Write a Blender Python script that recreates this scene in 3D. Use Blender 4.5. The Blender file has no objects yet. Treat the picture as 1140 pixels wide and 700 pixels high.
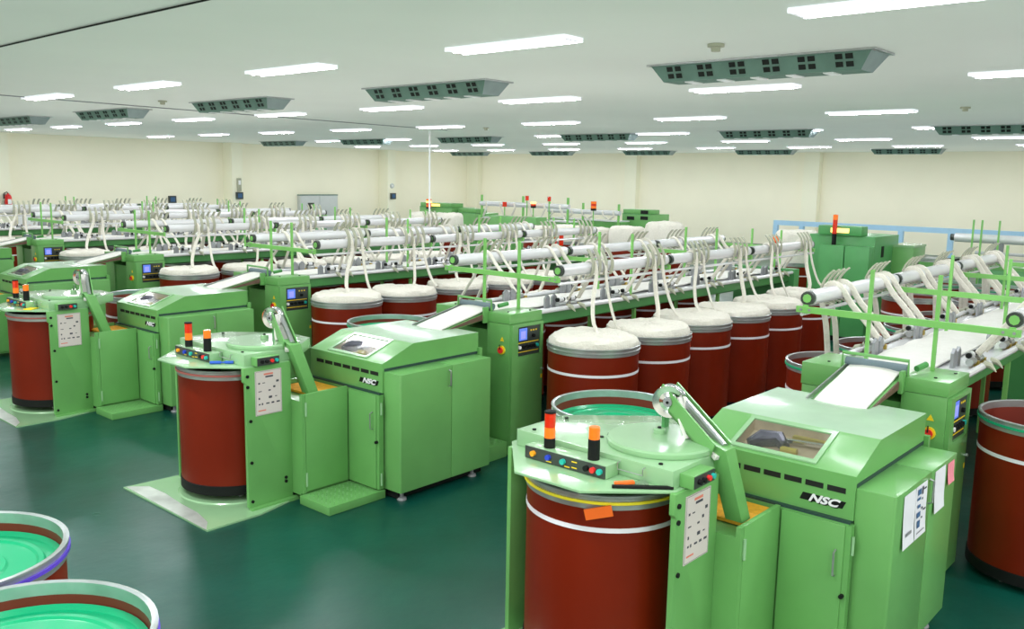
import bpy, bmesh, math, random
from mathutils import Vector, Matrix
random.seed(7)
S = bpy.context.scene
COL = S.collection
PI = math.pi

# ---------------------------------------------------------------- materials
def nt(name):
    m = bpy.data.materials.new(name); m.use_nodes = True
    t = m.node_tree; b = t.nodes['Principled BSDF']
    return m, t, b

def pmat(name, col, rough=.45, metal=0.0, var=.0, scale=4.0, coat=0.0, bump=0.0, bscale=40, emit=None, es=0.0, spec=.5):
    m, t, b = nt(name)
    b.inputs['Roughness'].default_value = rough
    b.inputs['Metallic'].default_value = metal
    b.inputs['Coat Weight'].default_value = coat
    b.inputs['Coat Roughness'].default_value = .12
    b.inputs['Specular IOR Level'].default_value = spec
    c = (*col, 1)
    tc = t.nodes.new('ShaderNodeTexCoord')
    n = t.nodes.new('ShaderNodeTexNoise'); n.inputs['Scale'].default_value = scale; n.inputs['Detail'].default_value = 4
    t.links.new(tc.outputs['Object'], n.inputs['Vector'])
    r = t.nodes.new('ShaderNodeValToRGB')
    lo = tuple(max(0, x * (1 - var)) for x in col) + (1,); hi = tuple(min(1, x * (1 + var)) for x in col) + (1,)
    r.color_ramp.elements[0].position = .3; r.color_ramp.elements[1].position = .7
    r.color_ramp.elements[0].color = lo; r.color_ramp.elements[1].color = hi
    t.links.new(n.outputs['Fac'], r.inputs['Fac']); t.links.new(r.outputs['Color'], b.inputs['Base Color'])
    if bump:
        n2 = t.nodes.new('ShaderNodeTexNoise'); n2.inputs['Scale'].default_value = bscale; n2.inputs['Detail'].default_value = 3
        t.links.new(tc.outputs['Object'], n2.inputs['Vector'])
        bp = t.nodes.new('ShaderNodeBump'); bp.inputs['Strength'].default_value = bump; bp.inputs['Distance'].default_value = .02
        t.links.new(n2.outputs['Fac'], bp.inputs['Height']); t.links.new(bp.outputs['Normal'], b.inputs['Normal'])
    if emit:
        b.inputs['Emission Color'].default_value = (*emit, 1); b.inputs['Emission Strength'].default_value = es
    return m

M = {}
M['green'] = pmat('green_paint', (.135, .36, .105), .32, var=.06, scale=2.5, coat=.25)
M['green2'] = pmat('green_paint_with_sheen', (.26, .46, .25), .24, var=.05, scale=2.5, coat=.8)  # same green made paler, reflected ceiling light put into the colour
M['green_dk'] = pmat('deep_green_paint', (.075, .30, .095), .35, var=.08, scale=2.0, coat=.2)
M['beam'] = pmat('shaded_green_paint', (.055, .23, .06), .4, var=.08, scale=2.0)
M['barg'] = pmat('bright_green_bar', (.20, .50, .13), .35, var=.05, scale=3)
M['red'] = pmat('red_brown_fibre', (.155, .0100, .001), .42, var=.10, scale=1.6, spec=.3)
M['redin'] = pmat('red_brown_inside', (.17, .022, .012), .5, var=.1, scale=2)
M['rim'] = pmat('galvanised_rim', (.52, .55, .56), .3, .75, var=.1, scale=8)
M['white_band'] = pmat('white_tape', (.78, .77, .82), .5, var=.02)
M['purple_band'] = pmat('violet_band', (.10, .05, .50), .4, var=.05)
M['green_band'] = pmat('emerald_band', (.01, .35, .16), .4, var=.05)
M['yellow_band'] = pmat('yellow_band', (.85, .72, .03), .4, var=.05)
M['pink_band'] = pmat('rose_band', (.55, .16, .14), .45, var=.05)
M['lid'] = pmat('emerald_plastic', (.0, .36, .155), .28, var=.05, scale=2, coat=.3)
M['black'] = pmat('black_rubber', (.008, .009, .009), .6, var=.1, spec=.2)
M['slot'] = pmat('dark_recess', (.006, .008, .007), .7, var=.1)
M['strip'] = pmat('dark_seal_strip', (.02, .05, .045), .5, var=.1)
M['chrome'] = pmat('polished_metal', (.75, .76, .8), .16, 1.0, var=.06, scale=6)
M['steel'] = pmat('brushed_steel', (.50, .51, .53), .32, .85, var=.1, scale=10)
M['worn'] = pmat('worn_paint_metal', (.46, .49, .46), .35, .2, var=.35, scale=4)
M['green_top'] = pmat('green_top_painted_sheen', (.36, .52, .37), .26, var=.06, scale=3, coat=.6)  # green paint whitened for the hood top, ceiling sheen painted in
M['grey'] = pmat('grey_guide_plate', (.30, .31, .33), .45, .3, var=.08)
M['roller'] = pmat('blue_grey_rubber', (.13, .18, .21), .5, var=.08)
M['pipe'] = pmat('white_pipe', (.74, .74, .77), .25, .15, var=.03, coat=.3)
M['finger'] = pmat('beige_guide_finger', (.38, .39, .30), .5, var=.08)
M['wool'] = pmat('white_sliver', (.74, .71, .64), .85, var=.05, scale=30, bump=.5, bscale=60, spec=.1)
M['wool2'] = pmat('white_fleece', (.70, .69, .66), .85, var=.03, scale=14, bump=.25, bscale=30, spec=.1)
M['paper'] = pmat('paper', (.58, .52, .50), .6, var=.03)
M['paperw'] = pmat('white_paper', (.72, .72, .78), .6, var=.03)
M['pink'] = pmat('pink_note', (.80, .26, .32), .6, var=.03)
M['ink'] = pmat('printed_ink', (.05, .05, .07), .7)
M['inkblue'] = pmat('blue_print', (.05, .12, .25), .7)
M['inkred'] = pmat('red_print', (.65, .18, .13), .7)
M['plate'] = pmat('panel_faceplate', (.055, .065, .06), .4, .3, var=.1)
M['screen'] = pmat('lit_screen', (.05, .10, .4), .2, emit=(.16, .28, .95), es=.6)
M['screen2'] = pmat('lit_screen_field', (.2, .2, .6), .2, emit=(.35, .38, .9), es=.55)
M['b_orange'] = pmat('orange_button', (.9, .35, .02), .3)
M['b_blue'] = pmat('blue_button', (.02, .05, .5), .3)
M['b_teal'] = pmat('teal_button', (.02, .42, .36), .3)
M['b_red'] = pmat('red_button', (.75, .03, .03), .3)
M['b_white'] = pmat('white_button', (.85, .85, .85), .3)
M['b_yellow'] = pmat('yellow_switch_plate', (.88, .62, .02), .4)
M['l_red'] = pmat('red_lamp_lens', (.55, .02, .005), .15, coat=.5, emit=(.7, .03, .0), es=.15)
M['l_orange'] = pmat('orange_lamp_lens', (.9, .17, .015), .15, coat=.5, emit=(1, .2, .0), es=.12)
M['l_yel'] = pmat('lit_lamp', (.95, .6, .2), .2, emit=(1, .62, .15), es=2.2)
M['brass'] = pmat('ochre_block', (.42, .30, .05), .45, var=.1)
M['orange'] = pmat('orange_plastic', (.92, .16, .02), .4)
M['ytray'] = pmat('amber_fleece', (.85, .40, .03), .8, var=.15, scale=30, bump=.5)
M['brown'] = pmat('brown_liner', (.13, .07, .055), .5, var=.1)
M['cyan'] = pmat('light_blue_paint', (.36, .58, .78), .4, var=.04)
M['inner'] = pmat('window_interior', (.62, .54, .42), .5, var=.2, scale=6, emit=(.55, .42, .22), es=.12)  # weak glow added to brighten the interior behind the pane
M['inner_dk'] = pmat('dark_mechanism', (.10, .10, .13), .4, .3, var=.4, scale=9)
M['inner_y'] = pmat('yellow_mechanism', (.75, .65, .15), .4, var=.2, scale=8)
M['vent'] = pmat('vent_metal', (.115, .20, .165), .5, var=.1, scale=5)
M['vent_end'] = pmat('vent_end_metal', (.24, .30, .30), .5, var=.1, scale=5)
M['white'] = pmat('white_enamel', (.85, .86, .87), .4)
M['lamp_h'] = pmat('white_trough', (.9, .9, .93), .4, emit=(.85, .87, 1), es=.5)
M['tube'] = pmat('lit_fluorescent_tube', (1, 1, 1), .4, emit=(.93, .95, 1.0), es=60)
M['red_ext'] = pmat('red_enamel', (.65, .02, .02), .35)
M['bluecloth'] = pmat('blue_plastic', (.02, .10, .55), .4)
M['greypanel'] = pmat('grey_panel_paint', (.55, .58, .58), .5, var=.03)

def glass():
    m, t, b = nt('window_glass')
    for n in list(t.nodes):
        if n.type != 'OUTPUT_MATERIAL': t.nodes.remove(n)
    o = [n for n in t.nodes if n.type == 'OUTPUT_MATERIAL'][0]
    tr = t.nodes.new('ShaderNodeBsdfTransparent'); tr.inputs[0].default_value = (.92, .92, .88, 1)
    gl = t.nodes.new('ShaderNodeBsdfGlossy'); gl.inputs['Roughness'].default_value = .08
    fr = t.nodes.new('ShaderNodeFresnel'); fr.inputs[0].default_value = 1.5
    ad = t.nodes.new('ShaderNodeMath'); ad.operation = 'ADD'; ad.inputs[1].default_value = .08
    mx = t.nodes.new('ShaderNodeMixShader')
    t.links.new(fr.outputs[0], ad.inputs[0]); t.links.new(ad.outputs[0], mx.inputs[0]); t.links.new(tr.outputs[0], mx.inputs[1]); t.links.new(gl.outputs[0], mx.inputs[2])
    t.links.new(mx.outputs[0], o.inputs[0])
    return m
M['glass'] = glass()

def floor_mat():
    m, t, b = nt('green_epoxy_floor')
    tc = t.nodes.new('ShaderNodeTexCoord')
    n = t.nodes.new('ShaderNodeTexNoise'); n.inputs['Scale'].default_value = .7; n.inputs['Detail'].default_value = 6; n.inputs['Roughness'].default_value = .6
    t.links.new(tc.outputs['Object'], n.inputs['Vector'])
    r = t.nodes.new('ShaderNodeValToRGB')
    r.color_ramp.elements[0].position = .35; r.color_ramp.elements[0].color = (.002, .044, .030, 1)
    r.color_ramp.elements[1].position = .72; r.color_ramp.elements[1].color = (.003, .074, .054, 1)
    t.links.new(n.outputs['Fac'], r.inputs['Fac']); t.links.new(r.outputs['Color'], b.inputs['Base Color'])
    n2 = t.nodes.new('ShaderNodeTexNoise'); n2.inputs['Scale'].default_value = 2.6; n2.inputs['Detail'].default_value = 8
    t.links.new(tc.outputs['Object'], n2.inputs['Vector'])
    mr = t.nodes.new('ShaderNodeMapRange'); mr.inputs[3].default_value = .22; mr.inputs[4].default_value = .42
    t.links.new(n2.outputs['Fac'], mr.inputs[0]); t.links.new(mr.outputs[0], b.inputs['Roughness'])
    n3 = t.nodes.new('ShaderNodeTexNoise'); n3.inputs['Scale'].default_value = 5; n3.inputs['Detail'].default_value = 4
    t.links.new(tc.outputs['Object'], n3.inputs['Vector'])
    bp = t.nodes.new('ShaderNodeBump'); bp.inputs['Strength'].default_value = .08; bp.inputs['Distance'].default_value = .05
    t.links.new(n3.outputs['Fac'], bp.inputs['Height']); t.links.new(bp.outputs['Normal'], b.inputs['Normal'])
    return m
M['floor'] = floor_mat()
M['wall'] = pmat('cream_wall_paint', (.90, .86, .70), .6, var=.02, scale=.6)
M['column'] = pmat('pale_column_paint', (.88, .86, .70), .6, var=.02, scale=.6)
M['ceil'] = pmat('ceiling_paint', (.72, .76, .71), .6, var=.03, scale=.35)

# ---------------------------------------------------------------- mesh builder
class MB:
    def __init__(s): s.v = []; s.f = []; s.mi = []; s.mats = []; s.cur = 0
    def mat(s, k):
        m = M[k]
        if m not in s.mats: s.mats.append(m)
        s.cur = s.mats.index(m); return s
    def add(s, vs, fs):
        o = len(s.v); s.v += [tuple(p) for p in vs]
        for f in fs: s.f.append([o + i for i in f]); s.mi.append(s.cur)
        return s
    def box(s, x0, x1, y0, y1, z0, z1):
        v = [(x, y, z) for z in (z0, z1) for y in (y0, y1) for x in (x0, x1)]
        return s.add(v, [(0, 2, 3, 1), (4, 5, 7, 6), (0, 1, 5, 4), (2, 6, 7, 3), (0, 4, 6, 2), (1, 3, 7, 5)])
    def prism(s, poly, axis, a, b):            # poly in the two other axes, ordered
        def mk(p, t):
            return {'x': (t, p[0], p[1]), 'y': (p[0], t, p[1]), 'z': (p[0], p[1], t)}[axis]
        n = len(poly); v = [mk(p, a) for p in poly] + [mk(p, b) for p in poly]
        fs = [list(range(n))[::-1], list(range(n, 2 * n))] + [(i, (i + 1) % n, n + (i + 1) % n, n + i) for i in range(n)]
        return s.add(v, fs)
    def tube(s, pts, r, seg=8, cap=True, flat=None):
        pts = [Vector(p) for p in pts]; rings = []; up = None
        rr = r if isinstance(r, (list, tuple)) else [r] * len(pts)
        for i, p in enumerate(pts):
            d = (pts[min(i + 1, len(pts) - 1)] - pts[max(i - 1, 0)]).normalized()
            if up is None: up = Vector((0, 0, 1)) if abs(d.z) < .9 else Vector((1, 0, 0))
            a = d.cross(up).normalized(); b = a.cross(d).normalized(); up = b
            fa, fb = flat if flat else (1, 1)
            rings.append([p + (a * math.cos(2 * PI * k / seg) * fa + b * math.sin(2 * PI * k / seg) * fb) * rr[i] for k in range(seg)])
        v = [q for R in rings for q in R]; fs = []
        for i in range(len(pts) - 1):
            for k in range(seg):
                k2 = (k + 1) % seg; fs.append((i * seg + k, i * seg + k2, (i + 1) * seg + k2, (i + 1) * seg + k))
        if cap: fs += [list(range(seg))[::-1], [(len(pts) - 1) * seg + k for k in range(seg)]]
        return s.add(v, fs)
    def ribbon(s, pts, side, w, t):            # flat bar following pts, widened along side, t thick
        pts = [Vector(p) for p in pts]; side = Vector(side).normalized(); v = []; fs = []
        for i, p in enumerate(pts):
            d = (pts[min(i + 1, len(pts) - 1)] - pts[max(i - 1, 0)]).normalized(); n = d.cross(side).normalized()
            v += [p + side * w / 2 + n * t / 2, p - side * w / 2 + n * t / 2, p - side * w / 2 - n * t / 2, p + side * w / 2 - n * t / 2]
        for i in range(len(pts) - 1):
            for k in range(4): k2 = (k + 1) % 4; fs.append((i * 4 + k, i * 4 + k2, i * 4 + 4 + k2, i * 4 + 4 + k))
        n = len(pts) - 1; fs += [(3, 2, 1, 0), (n * 4, n * 4 + 1, n * 4 + 2, n * 4 + 3)]
        return s.add(v, fs)
    def lathe(s, prof, c=(0, 0, 0), seg=40, axis='z', mats=None, closed=False):
        c = Vector(c); v = []; fs = []
        n = len(prof)
        for r, h in prof:
            for k in range(seg):
                a = 2 * PI * k / seg; x, y = r * math.cos(a), r * math.sin(a)
                v.append(c + Vector({'z': (x, y, h), 'x': (h, x, y), 'y': (x, h, y)}[axis]))
        o = len(s.v); s.v += [tuple(p) for p in v]
        m = n if closed else n - 1
        for i in range(m):
            if mats: s.mat(mats[i])
            j = (i + 1) % n
            for k in range(seg):
                k2 = (k + 1) % seg
                s.f.append([o + i * seg + k, o + i * seg + k2, o + j * seg + k2, o + j * seg + k]); s.mi.append(s.cur)
        if not closed:
            if prof[0][0] > 1e-5: s.f.append([o + k for k in range(seg)][::-1]); s.mi.append(s.cur)
            if prof[-1][0] > 1e-5: s.f.append([o + (n - 1) * seg + k for k in range(seg)]); s.mi.append(s.cur)
        return s
    def cyl(s, p, q, r, seg=16): return s.tube([p, q], r, seg)
    def build(s, name, parent=None, bevel=0.0, off=(0, 0, 0), smooth=True):
        me = bpy.data.meshes.new(name)
        bm = bmesh.new()
        bv = [bm.verts.new((p[0] - off[0], p[1] - off[1], p[2] - off[2])) for p in s.v]
        for f, mi in zip(s.f, s.mi):
            try: bf = bm.faces.new([bv[i] for i in f]); bf.material_index = mi; bf.smooth = smooth
            except ValueError: pass
        bmesh.ops.remove_doubles(bm, verts=bm.verts, dist=1e-6)
        bmesh.ops.recalc_face_normals(bm, faces=bm.faces)
        if bevel:
            es = [e for e in bm.edges if len(e.link_faces) == 2 and e.calc_face_angle(0) > .5]
            bmesh.ops.bevel(bm, geom=es, offset=bevel, segments=2, affect='EDGES', profile=.6, clamp_overlap=True)
            for f in bm.faces: f.smooth = smooth
        bm.to_mesh(me); bm.free()
        for m in s.mats: me.materials.append(m)
        if smooth: me.set_sharp_from_angle(angle=math.radians(32))
        o = bpy.data.objects.new(name, me); COL.objects.link(o)
        if parent: o.parent = parent
        return o

def mb(k='green'): return MB().mat(k)
def tag(o, label, cat, group=None):
    o['label'] = label; o['category'] = cat
    if group: o['group'] = group
    return o
def thing(name, label, cat, loc=(0, 0, 0), rz=0, group=None):
    o = bpy.data.objects.new(name, None); COL.objects.link(o); o.location = loc; o.rotation_euler = (0, 0, rz)
    o.empty_display_size = .2
    return tag(o, label, cat, group)
def struct(name, m, **kw):
    o = m.build(name, **kw); o['kind'] = 'structure'; return o
CH = {}
def copy_tree(o, parent=None):
    c = o.copy(); COL.objects.link(c)
    if parent: c.parent = parent
    for ch in o.children: copy_tree(ch, c)
    return c
def again(o, loc, label, rz=0, group=None, scale=None):
    c = copy_tree(o); c.location = loc; c.rotation_euler = (0, 0, rz); c['label'] = label
    if group: c['group'] = group
    if scale: c.scale = scale
    return c
ORD = ['nearest', 'second', 'third', 'fourth', 'fifth', 'sixth', 'seventh', 'eighth', 'ninth', 'tenth', 'eleventh', 'twelfth']

# ---------------------------------------------------------------- camera
CX, CY, CZ = -4.8854, -1.6921, 2.829
yaw, pit, rol = .7187, -.1519, .0182
fw = Vector((math.cos(pit) * math.cos(yaw), math.cos(pit) * math.sin(yaw), math.sin(pit)))
rt = fw.cross(Vector((0, 0, 1))).normalized(); up = rt.cross(fw)
r2 = rt * math.cos(rol) + up * math.sin(rol); u2 = -rt * math.sin(rol) + up * math.cos(rol)
cam = bpy.data.cameras.new('camera'); co = bpy.data.objects.new('camera', cam); COL.objects.link(co)
mw = Matrix((r2, u2, -fw)).transposed().to_4x4(); mw.translation = (CX, CY, CZ); co.matrix_world = mw
cam.sensor_fit = 'HORIZONTAL'; cam.sensor_width = 36; cam.lens = 36 * 991.567 / 1140; cam.clip_end = 200; cam.clip_start = .05
S.camera = co

# ---------------------------------------------------------------- room
H = 4.2; X0, X1, Y0, Y1 = -11, 34.2, -12, 36.0
struct('floor', mb('floor').box(X0 - .2, X1 + .2, Y0 - .2, Y1 + .2, -.2, 0))
struct('ceiling', mb('ceil').box(X0 - .2, X1 + .2, Y0 - .2, Y1 + .2, H, H + .2))
struct('wall_left', mb('wall').box(X0, X1, Y1, Y1 + .2, 0, H))
struct('wall_right', mb('wall').box(X1, X1 + .2, Y0, Y1 + .2, 0, H))
struct('wall_back', mb('wall').box(X0 - .2, X0, Y0, Y1 + .2, 0, H))
struct('wall_near', mb('wall').box(X0, X1, Y0 - .2, Y0, 0, H))
ti = 1
for x in (7.95, 17.95, 27.3):
    struct('trim_%d' % ti, mb('column').box(x - .28, x + .28, Y1 - .75, Y1, 0, H)); ti += 1
for y in (24.3, 14.75, 5.2):
    struct('trim_%d' % ti, mb('column').box(X1 - .35, X1, y - .35, y + .35, 0, H)); ti += 1
struct('trim_%d' % ti, mb('column').box(X1 - .35, X1, Y1 - .9, Y1, 0, H)); ti += 1

# fluorescent fittings in rows on the ceiling
def make_light():
    t = thing('fluorescent_light', '', 'ceiling light', (0, 0, H), group='fluorescent fittings on the ceiling')
    m = mb('lamp_h'); m.box(-.135, .135, -.80, .80, -.014, -.001)
    for q in (-1, 1): m.box(q * .15 - .006, q * .15 + .006, -.81, .81, -.044, -.001); m.box(-.15, .15, q * .81 - .006, q * .81 + .006, -.036, -.001)
    m.build('housing', t)
    for s in (-1, 1): mb('tube').cyl((s * .07, -.75, -.034), (s * .07, .75, -.034), .019, 8).build('tube', t)
    for s in (-1, 1): mb('white').box(-.11, .11, s * .77 - .02, s * .77 + .02, -.042, -.014).build('end_cap', t)
    return t
L0 = make_light(); first = True
def seen(p, mx=60, my=40):
    d = Vector(p) - Vector((CX, CY, CZ)); z = d.dot(fw)
    if z < .3: return False
    return -mx < 570 + 991.6 * d.dot(r2) / z < 1140 + mx and -my < 350 - 991.6 * d.dot(u2) / z < 700 + my
for i in range(7):
    for j in range(-3, 10):
        p = (2.2 + 5.12 * i, .72 + 3.87 * j, H)
        if p[0] > 32 or p[1] > 34: continue
        if not seen(p, 70, 20): continue
        lab = 'lit white twin tube fluorescent fitting, row %s from the left side, place %s towards the far wall' % (ORD[i], ORD[max(0, j)])
        lab = 'lit fluorescent ceiling fitting, number %d from the right in ceiling row %d from the camera' % (j + 2, i + 1)
        if first: o = L0; o.location = p; o['label'] = lab; first = False
        else: o = again(L0, p, lab)
# soft real lamps for the part of the hall behind the camera
def area(name, loc, sx, sy, e):
    l = bpy.data.lights.new(name, 'AREA'); l.shape = 'RECTANGLE'; l.size = sx; l.size_y = sy; l.energy = e; l.color = (.97, .98, 1.0)
    o = bpy.data.objects.new(name, l); COL.objects.link(o); o.location = loc; return o
for i, x in enumerate((-8, -2.92, 2.2)):
    for j, y in enumerate((-10.93, -7.06, -3.19, .68, 4.55, 8.42)):
        if seen((x, y, H), 70, 20): continue
        area('ceiling_lamp', (x, y, H - .1), .3, 1.5, 82)

# sheet-metal air vents
def make_vent():
    t = thing('air_vent', '', 'ceiling vent', (0, 0, H), group='long metal air vents on the ceiling')
    m = mb('vent')
    hx, hy, d = .27, 1.32, .20
    v = [(-hx, -hy, 0), (hx, -hy, 0), (hx, hy, 0), (-hx, hy, 0), (-hx + .10, -hy + .14, -d), (hx - .10, -hy + .14, -d), (hx - .10, hy - .14, -d), (-hx + .10, hy - .14, -d)]
    m.add(v, [(0, 1, 2, 3), (0, 4, 7, 3), (1, 2, 6, 5), (4, 5, 6, 7)]); m.mat('vent_end'); m.add([v[0], v[1], v[5], v[4], v[3], v[2], v[6], v[7]], [(0, 1, 2, 3), (4, 7, 6, 5)])
    m.build('housing', t, smooth=False)
    mb('steel').box(-hx - .03, hx + .03, -hy - .03, hy + .03, -.02, -.001).build('flange', t)
    for sgn in (-1, 1):
        for k in range(6):
            yc = -hy + .30 + k * .405
            m = mb('slot')
            for dy in (-.055, .055):
                for f0, f1 in ((.18, .44), (.56, .82)):
                    q = []
                    for (yy, ff) in ((yc + dy - .04, f0), (yc + dy + .04, f0), (yc + dy + .04, f1), (yc + dy - .04, f1)):
                        q.append((sgn * (hx - .10 * ff + .004), yy, -d * ff - .002))
                    m.add(q, [(0, 1, 2, 3)])
            m.build('nozzle', t, smooth=False)
    for k in range(5):
        mb('white').box(-.12, .12, -hy + .45 + k * .42, -hy + .56 + k * .42, -d - .012, -d + .002).build('louvre', t)
    return t
V0 = make_vent(); first = True
for ci, (x, y0, p) in enumerate(((4.75, 3.05, 5.35), (17.6, 3.6, 5.5), (31.0, 4.0, 5.8))):
    for j in range(-1, 7):
        q = (x, y0 + p * j, H)
        if q[1] > 34.5 or not seen(q, 80, 20): continue
        lab = 'grey green metal ceiling air vent, number %d from the right in the %s vent row' % (j + 2, ['nearest', 'middle', 'farthest'][ci])
        if first: V0.location = q; V0['label'] = lab; first = False
        else: again(V0, q, lab)

# smoke detectors, pole, cables
for k, (x, y, l) in enumerate(((3.42, 2.91, 'small round smoke detector above the largest ceiling vent'), (3.97, 15.22, 'small smoke detector at upper left near a ceiling vent'), (13.55, 15.52, 'small smoke detector above the middle of the hall'), (12.3, 2.9, 'small smoke detector at upper right before the vent'))):
    t = thing('smoke_detector', l, 'smoke detector', (x, y, H))
    mb('finger').lathe([(.0, -.001), (.085, -.001), (.085, -.03), (.0, -.03)], seg=20).build('base', t)
    mb('finger').lathe([(.0, -.03), (.05, -.03), (.045, -.075), (.0, -.08)], seg=20).build('sensor', t)
tag(mb('white').cyl((14.0, 18.25, .0), (14.0, 18.25, H), .028, 10).build('conduit_pole'), 'thin white conduit pole rising from machines to the ceiling', 'pole')
tag(mb('black').tube([(-.96, 4.6, H - .012), (-.95, 7.4, H - .012), (-.92, 9.6, H - .012), (-.92, 14, H - .012)], .009, 5).build('ceiling_cable'), 'thin dark cable along the ceiling at the top left corner', 'cable')
tag(mb('grey').tube([(.2, 16.7, H - .01), (5, 17.05, H - .01), (14, 17.5, H - .01)], .010, 5).build('ceiling_cable'), 'thin grey cable across the ceiling beyond the second row of vents', 'cable')

# ---------------------------------------------------------------- text helper
def text_mesh(body, size, shear=0.0, ext=0.004, offset=0.0):
    c = bpy.data.curves.new('lettering', 'FONT'); c.body = body; c.size = size; c.shear = shear; c.extrude = ext; c.offset = offset
    c.align_x = 'CENTER'; c.align_y = 'CENTER'; c.resolution_u = 4
    o = bpy.data.objects.new('lettering', c); COL.objects.link(o)
    bpy.context.view_layer.update()
    me = bpy.data.meshes.new_from_object(o.evaluated_get(bpy.context.evaluated_depsgraph_get()))
    bpy.data.objects.remove(o); bpy.data.curves.remove(c)
    return me

# ================================================================ MACHINE PARTS
# ---- coiler -------------------------------------------------------
def make_coiler():
    t = thing('can_coiler', '', 'can coiler', (0, 0, 0), group='green can coiler heads at the front of the machines')
    # floor plate
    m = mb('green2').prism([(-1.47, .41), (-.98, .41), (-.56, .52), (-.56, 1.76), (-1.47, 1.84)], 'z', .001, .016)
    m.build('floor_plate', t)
    m = mb('worn'); m.prism([(-1.472, .42), (-1.38, .56), (-1.33, .80), (-1.32, 1.10), (-1.29, 1.42), (-1.30, 1.70), (-1.45, 1.835)], 'z', .0162, .0172); m.build('worn_patch', t)
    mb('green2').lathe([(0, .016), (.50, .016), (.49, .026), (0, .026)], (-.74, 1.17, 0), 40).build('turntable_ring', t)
    # side panels
    p = mb('green'); p.prism([(-1.0, .03), (-.56, .03), (-.56, 1.235), (-1.02, 1.235), (-1.02, 1.12), (-1.0, 1.10)], 'y', .55, .585)
    sp = p.build('side_panel', t, bevel=.004)
    for (x, z) in ((-.985, 1.165), (-.985, 1.075), (-.965, .78), (-.965, .42), (-.965, .08), (-.63, .215), (-.63, .18)):
        mb('black').cyl((x, .551, z), (x, .540, z), .014, 10).build('bolt', sp)
    p = mb('green'); p.box(-1.0, -.56, 1.69, 1.72, .03, 1.235); p.build('side_panel', t, bevel=.004)
    mb('green').box(-.60, -.56, .585, 1.69, .03, 1.235).build('rear_panel', t)
    mb('green').box(-1.0, -.50, .50, .55, .001, .03).build('skirting', t)
    # apron over the can
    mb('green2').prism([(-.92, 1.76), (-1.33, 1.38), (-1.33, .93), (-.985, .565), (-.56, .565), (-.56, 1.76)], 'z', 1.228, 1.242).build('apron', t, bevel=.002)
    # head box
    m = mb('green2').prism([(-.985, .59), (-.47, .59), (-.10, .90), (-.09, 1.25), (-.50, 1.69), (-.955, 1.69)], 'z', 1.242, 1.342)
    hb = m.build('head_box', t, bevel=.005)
    for (x, y) in ((-.93, .70), (-.50, .64), (-.90, 1.60), (-.56, 1.62), (-.74, 1.22)):
        mb('black').cyl((x, y, 1.341), (x, y, 1.350), .012, 8).build('bolt', hb)
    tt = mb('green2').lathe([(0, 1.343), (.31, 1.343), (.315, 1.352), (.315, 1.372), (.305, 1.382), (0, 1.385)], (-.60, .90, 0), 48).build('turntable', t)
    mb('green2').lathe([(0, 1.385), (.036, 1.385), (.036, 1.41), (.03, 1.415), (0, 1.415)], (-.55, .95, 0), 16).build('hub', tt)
    mb('black').lathe([(0, 1.415), (.012, 1.415), (.01, 1.424), (0, 1.425)], (-.55, .95, 0), 8).build('hub_bolt', tt)
    # control box on the front edge
    cb = mb('green2').box(-1.10, -.985, .93, 1.50, 1.243, 1.318).build('control_box', t, bevel=.004)
    mb('plate').box(-1.106, -1.10, .935, 1.495, 1.246, 1.315).build('faceplate', cb)
    for y, k in ((1.43, 'b_orange'), (1.32, 'b_blue'), (1.215, 'b_teal'), (1.055, 'black'), (1.01, 'b_red'), (.965, 'b_teal')):
        mb(k).cyl((-1.104, y, 1.282), (-1.125, y, 1.282), .016, 12).build('button', cb)
    for y, z in ((1.32, 1.257), (1.14, 1.295), (1.14, 1.262), (1.19, 1.257)):
        mb('b_yellow').box(-1.1075, -1.1062, y - .018, y + .018, z - .003, z + .003).build('marking', cb)
    # lamps
    def lamp(y, parts, nm):
        z = 1.318; b = None
        for i, (k, h, r) in enumerate(parts):
            o = mb(k).lathe([(0, z), (r, z), (r, z + h - .003), (r - .003, z + h), (0, z + h)], (-1.045, y, 0), 20).build(nm if i == 0 else 'lens' if k[0] == 'l' else 'cap', t if i == 0 else b)
            if i == 0: b = o
            z += h
    lamp(1.365, (('black', .058, .033), ('l_orange', .062, .032), ('l_red', .082, .032), ('black', .012, .034)), 'stack_light')
    lamp(1.055, (('black', .115, .033), ('l_orange', .068, .031)), 'beacon_light')
    # small switch box on the right face
    rb = mb('green').box(-.92, -.70, .505, .59, 1.245, 1.318).build('switch_box', t, bevel=.004)
    mb('plate').box(-.915, -.705, .500, .505, 1.249, 1.314).build('faceplate', rb)
    for x, k in ((-.875, 'black'), (-.83, 'black'), (-.78, 'b_red'), (-.735, 'b_teal')):
        mb(k).cyl((x, .501, 1.282), (x, .482, 1.282), .015, 12).build('button', rb)
    # wire handle on the head box front
    mb('steel').tube([(-.987, .92, 1.325), (-1.01, .92, 1.32), (-1.01, .92, 1.285), (-1.01, .76, 1.285), (-1.01, .76, 1.32), (-.987, .76, 1.325)], .003, 5).build('wire_loop', t)
    # delivery arm: leg, upper channel, pulley
    ar = mb('green'); ar.add([(-.44, .455, .94), (-.34, .455, .94), (-.34, .56, .94), (-.44, .56, .94), (-.60, .50, 1.385), (-.49, .50, 1.385), (-.49, .62, 1.42), (-.60, .62, 1.42)],
                             [(0, 3, 2, 1), (4, 5, 6, 7), (0, 1, 5, 4), (1, 2, 6, 5), (2, 3, 7, 6), (3, 0, 4, 7)])
    arm = ar.build('delivery_arm', t, bevel=.003)
    w = mb('green')
    a0, a1 = Vector((-.555, .56, 1.36)), Vector((-.40, 1.00, 1.60))
    dv = (a1 - a0).normalized(); sd = Vector((1, -.35, 0)); sd = (sd - dv * sd.dot(dv)).normalized(); nn = dv.cross(sd).normalized()
    if nn.z < 0: nn = -nn
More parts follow.
